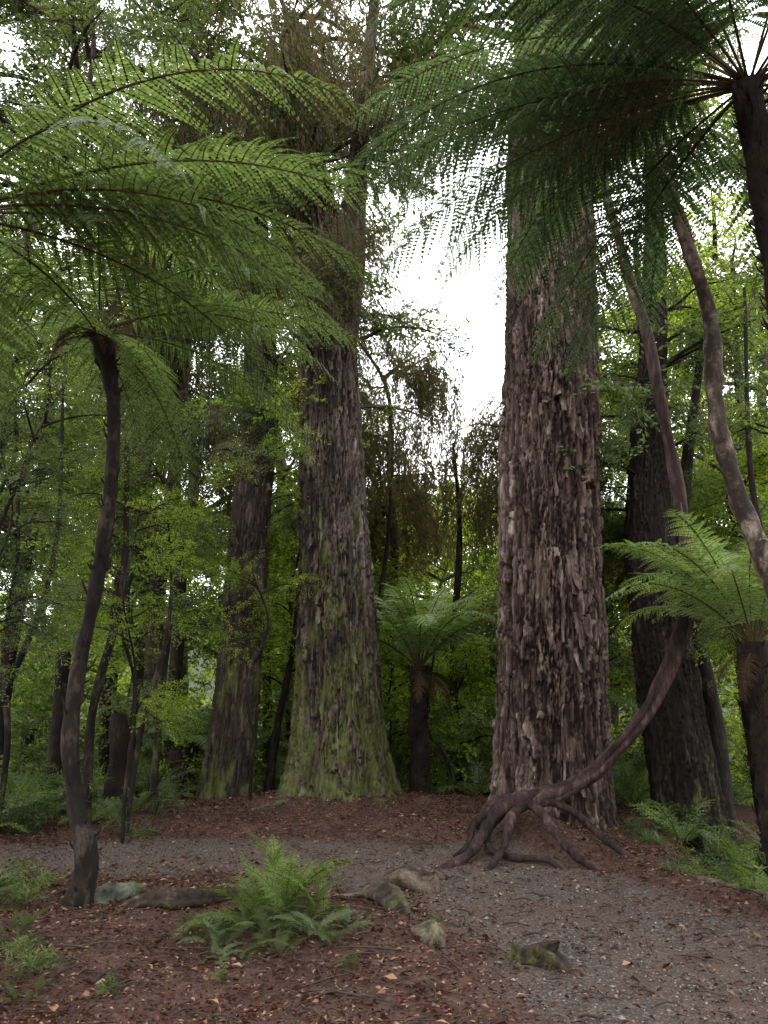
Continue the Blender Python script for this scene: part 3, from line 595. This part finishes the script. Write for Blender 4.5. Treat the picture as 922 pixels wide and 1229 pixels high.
for q in range(84):
    if q<44: y=rg.uniform(12.8,17); x=rg.uniform(-.6,.55)*y; sc=rg.uniform(.7,1.15)
    elif q<64: x=rg.uniform(-6.5,-3.0); y=rg.uniform(9.6,12.5); sc=rg.uniform(.5,.9)
    elif q<76: y=rg.uniform(7.5,13); x=3.4+rg.uniform(0,2.5); sc=rg.uniform(.7,1.1)
    else: y=rg.uniform(6.2,8.5); x=3.1+rg.uniform(0,.7); sc=rg.uniform(.4,.6)
    z=float(gh(x,y))
    for k in range(8):
        az=k/8*6.28+rg.normal(0,.2); fr=[FR_far,FR_farM][rg.integers(2)]
        inst(fr[rg.integers(3)],'fronds',(x,y,z),az,rg.normal(0,.1),rg.normal(0,.15),sc,uf)

# ------------------------------------------------------------ foreground plants
def ground_fern(name,x,y,fr,n,sc,pl=None,pj=.12,seed=1):
    rg=np.random.default_rng(seed); e=empty(name); z=float(gh(x,y))
    for k in range(n):
        az=k/n*6.28+rg.normal(0,.25)
        inst(fr[rg.integers(len(fr))],'fronds',(x+rg.normal(0,.05),y+rg.normal(0,.05),z),az,rg.normal(0,pj),rg.normal(0,.3),sc*rg.uniform(.65,1.1),e)
ground_fern('ground_fern',-.86,5.8,FR_gr,11,.76,seed=4,pj=.25)
ground_fern('ground_fern',-.66,5.75,[FR_gr[0],FR_gr[3]],8,.95,seed=10,pj=.3)
ground_fern('ground_fern',-.50,5.8,FR_gr,7,.62,seed=12,pj=.2)
fg=[(-.75,5.35,.42,FR_grD),(-.45,5.4,.42,FR_grM),(-1.0,5.4,.4,FR_grM),(-.6,5.15,.35,FR_grD),(-.95,5.1,.3,FR_grM),(-.25,5.6,.28,FR_grM),(-.85,5.6,.5,FR_grD),(-.55,5.6,.5,FR_grD),(-.35,5.3,.3,FR_grD),(-1.15,5.6,.35,FR_grD),(-1.9,4.6,.18,FR_grD),(-2.4,5.6,.3,FR_grD),(-2.8,5.9,.35,FR_grD),(-3.3,6.6,.45,FR_grM),(-3.6,6.9,.45,FR_grM),(-2.35,4.7,.3,FR_grD),(-3.0,6.3,.5,FR_grM)]
for k,(x,y,s,fr) in enumerate(fg): ground_fern('ground_fern',x,y,fr[1:3],11,s,seed=20+k,pj=.25)
for k0,(x,y,s) in enumerate([(-2.9,6.9,.35),(-3.3,7.0,.4),(-2.7,6.3,.25),(-3.4,6.2,.4),(-2.2,5.2,.2),(-1.3,5.8,.14),(-1.5,4.7,.12),(-.2,4.9,.10),(-2.0,4.9,.25),(-2.5,5.2,.25),(-.9,4.7,.09),(-2.2,4.3,.22)]):
    e=empty('seedling')
    for k in range(3): inst((C_dark if (k0+k)%2 else C_long)[k%2],'foliage',(x,y,float(gh(x,y))+.03),k*2.1+k0,.5+.2*(k0%3),0,s,e)

# ------------------------------------------------------------ rocks, roots, logs
def blob(name,loc,scl,rot,mat,seed,amp=.3,fr=1.6,sub=5):
    import bmesh
    bm=bmesh.new(); bmesh.ops.create_icosphere(bm,subdivisions=sub,radius=1)
    V=np.array([v.co[:] for v in bm.verts]); F=np.array([[v.index for v in f.verts] for f in bm.faces]); bm.free()
    n_=fbm(V[:,0]*fr,V[:,1]*fr,V[:,2]*fr,5,seed); V=V*(1+amp*n_[:,None]); V=V*np.array(scl)
    Mr=np.array(Euler(rot).to_matrix()); V=V@Mr.T; V=V+np.array([loc[0],loc[1],float(gh(loc[0],loc[1]))+loc[2]])
    b=MB(); b.add(V,F,0,np.clip(.5+n_,0,1)); return obj(name,b.mesh(name,[mat]))
blob('rock',(-2.12,6.7,-.02),(.19,.15,.13),(0,0,.4),M_rock,3,.55)
def gz(P): return [(x,y,float(gh(x,y))+dz,r) for x,y,dz,r in P]
b=MB()   # weathered root knob at the path edge
for rt in [[(-.16,7.1,-.06,.04),(.02,7.02,.02,.085),(.18,7.02,.05,.125),(.34,6.95,.02,.11),(.44,6.86,-.06,.04)],[(.28,7.0,.0,.07),(.36,6.93,.09,.06),(.41,6.9,.13,.02)]]:
    addt(b,tube(gz(rt),26,70,.45,6,5,4,1.2,.16))
obj('root_knob',b.mesh('root_knob',[M_rot]))
b=MB()   # mossy surface roots running down towards the viewer
for rt in [[(-.20,6.98,-.05,.03),(-.10,6.75,.03,.065),(-.04,6.50,.05,.08),(.05,6.22,.05,.085),(.13,5.98,.01,.065),(.20,5.75,-.06,.03)],
           [(.20,5.62,-.05,.03),(.25,5.50,.01,.055),(.31,5.36,.02,.065),(.36,5.20,-.05,.035)],
           [(.08,6.2,.0,.04),(.24,6.0,-.005,.035),(.42,5.82,-.01,.028),(.6,5.7,-.04,.02)],
           [(-.08,6.8,.0,.04),(-.3,6.72,-.005,.035),(-.52,6.76,-.04,.03)]]:
    addt(b,tube(gz(rt),24,80,.35,4,5,3,.8,.18))
obj('exposed_root',b.mesh('exposed_root',[M_wood]))
b=MB()
for rt in [[(.76,5.2,-.05,.04),(.84,5.15,.02,.06),(.95,5.08,.04,.075),(1.03,5.0,.01,.055),(1.08,4.93,-.05,.03)],[(.88,5.14,.0,.055),(.97,5.08,.08,.05),(1.03,5.03,.14,.012)],[(.82,5.2,.0,.04),(.80,5.18,.06,.03),(.78,5.2,.09,.008)]]:
    addt(b,tube(gz(rt),22,60,.45,8,7,4,.8,.2))
obj('broken_stump',b.mesh('broken_stump',[M_rot]))
b=MB(); addt(b,tube(gz([(-1.95,6.15,-.02,.03),(-1.75,6.2,.03,.06),(-1.5,6.3,.05,.08),(-1.25,6.4,.04,.06),(-1.1,6.5,.06,.02)]),18,60,.5,6,7,4,1.,.18))
obj('rotten_log',b.mesh('rotten_log',[M_rot]))
b=MB(); addt(b,tube([(2.6,7.6,.0,.05),(3.1,6.9,-.05,.07),(3.6,6.2,-.25,.07),(4.2,5.6,-.45,.05)],14,60,.4,6,7))
obj('fallen_branch',b.mesh('fallen_branch',[M_wood]))
flush()

# ------------------------------------------------------------ light, world, camera
w=bpy.data.worlds.new('World'); scene.world=w; w.use_nodes=True; nt=w.node_tree; nt.nodes.clear()
out=nt.nodes.new('ShaderNodeOutputWorld'); bgn=nt.nodes.new('ShaderNodeBackground')
sky=nt.nodes.new('ShaderNodeTexSky'); sky.sky_type='NISHITA'; sky.sun_disc=False
sky.sun_elevation=rd(40); sky.sun_rotation=rd(8); sky.air_density=1.; sky.dust_density=3.
tc=nd(nt,'ShaderNodeTexCoord'); nz=nd(nt,'ShaderNodeTexNoise',{'Vector':tc.outputs['Generated'],'Scale':2.2,'Detail':3.})
cl=ramp(nt,nz.outputs['Fac'],[(.2,.85),(.7,1.)])
cc=mixc(nt,cl,sky.outputs[0],(26.,26.2,26.6))
nt.links.new(cc,bgn.inputs[0]); bgn.inputs[1].default_value=.15; nt.links.new(bgn.outputs[0],out.inputs[0])
sd=bpy.data.lights.new('sun','SUN'); sd.energy=1.5; sd.angle=rd(15); sd.color=(1,.96,.88)
so=bpy.data.objects.new('sun',sd); COL.objects.link(so)
el,ro=rd(40),rd(8); s=Vector((math.sin(ro)*math.cos(el),math.cos(ro)*math.cos(el),math.sin(el)))
so.rotation_euler=s.to_track_quat('Z','Y').to_euler()
cam=bpy.data.cameras.new('camera'); cam.sensor_fit='VERTICAL'; cam.sensor_height=24; cam.lens=18.13; cam.clip_end=600; cam.clip_start=.05
co=bpy.data.objects.new('camera',cam); COL.objects.link(co); co.location=(0,0,1.55); co.rotation_euler=(rd(90+13.7),0,0)
scene.camera=co
scene.view_settings.view_transform='Standard'; scene.view_settings.look='None'; scene.view_settings.exposure=0
print('foliage faces',TOT[0])
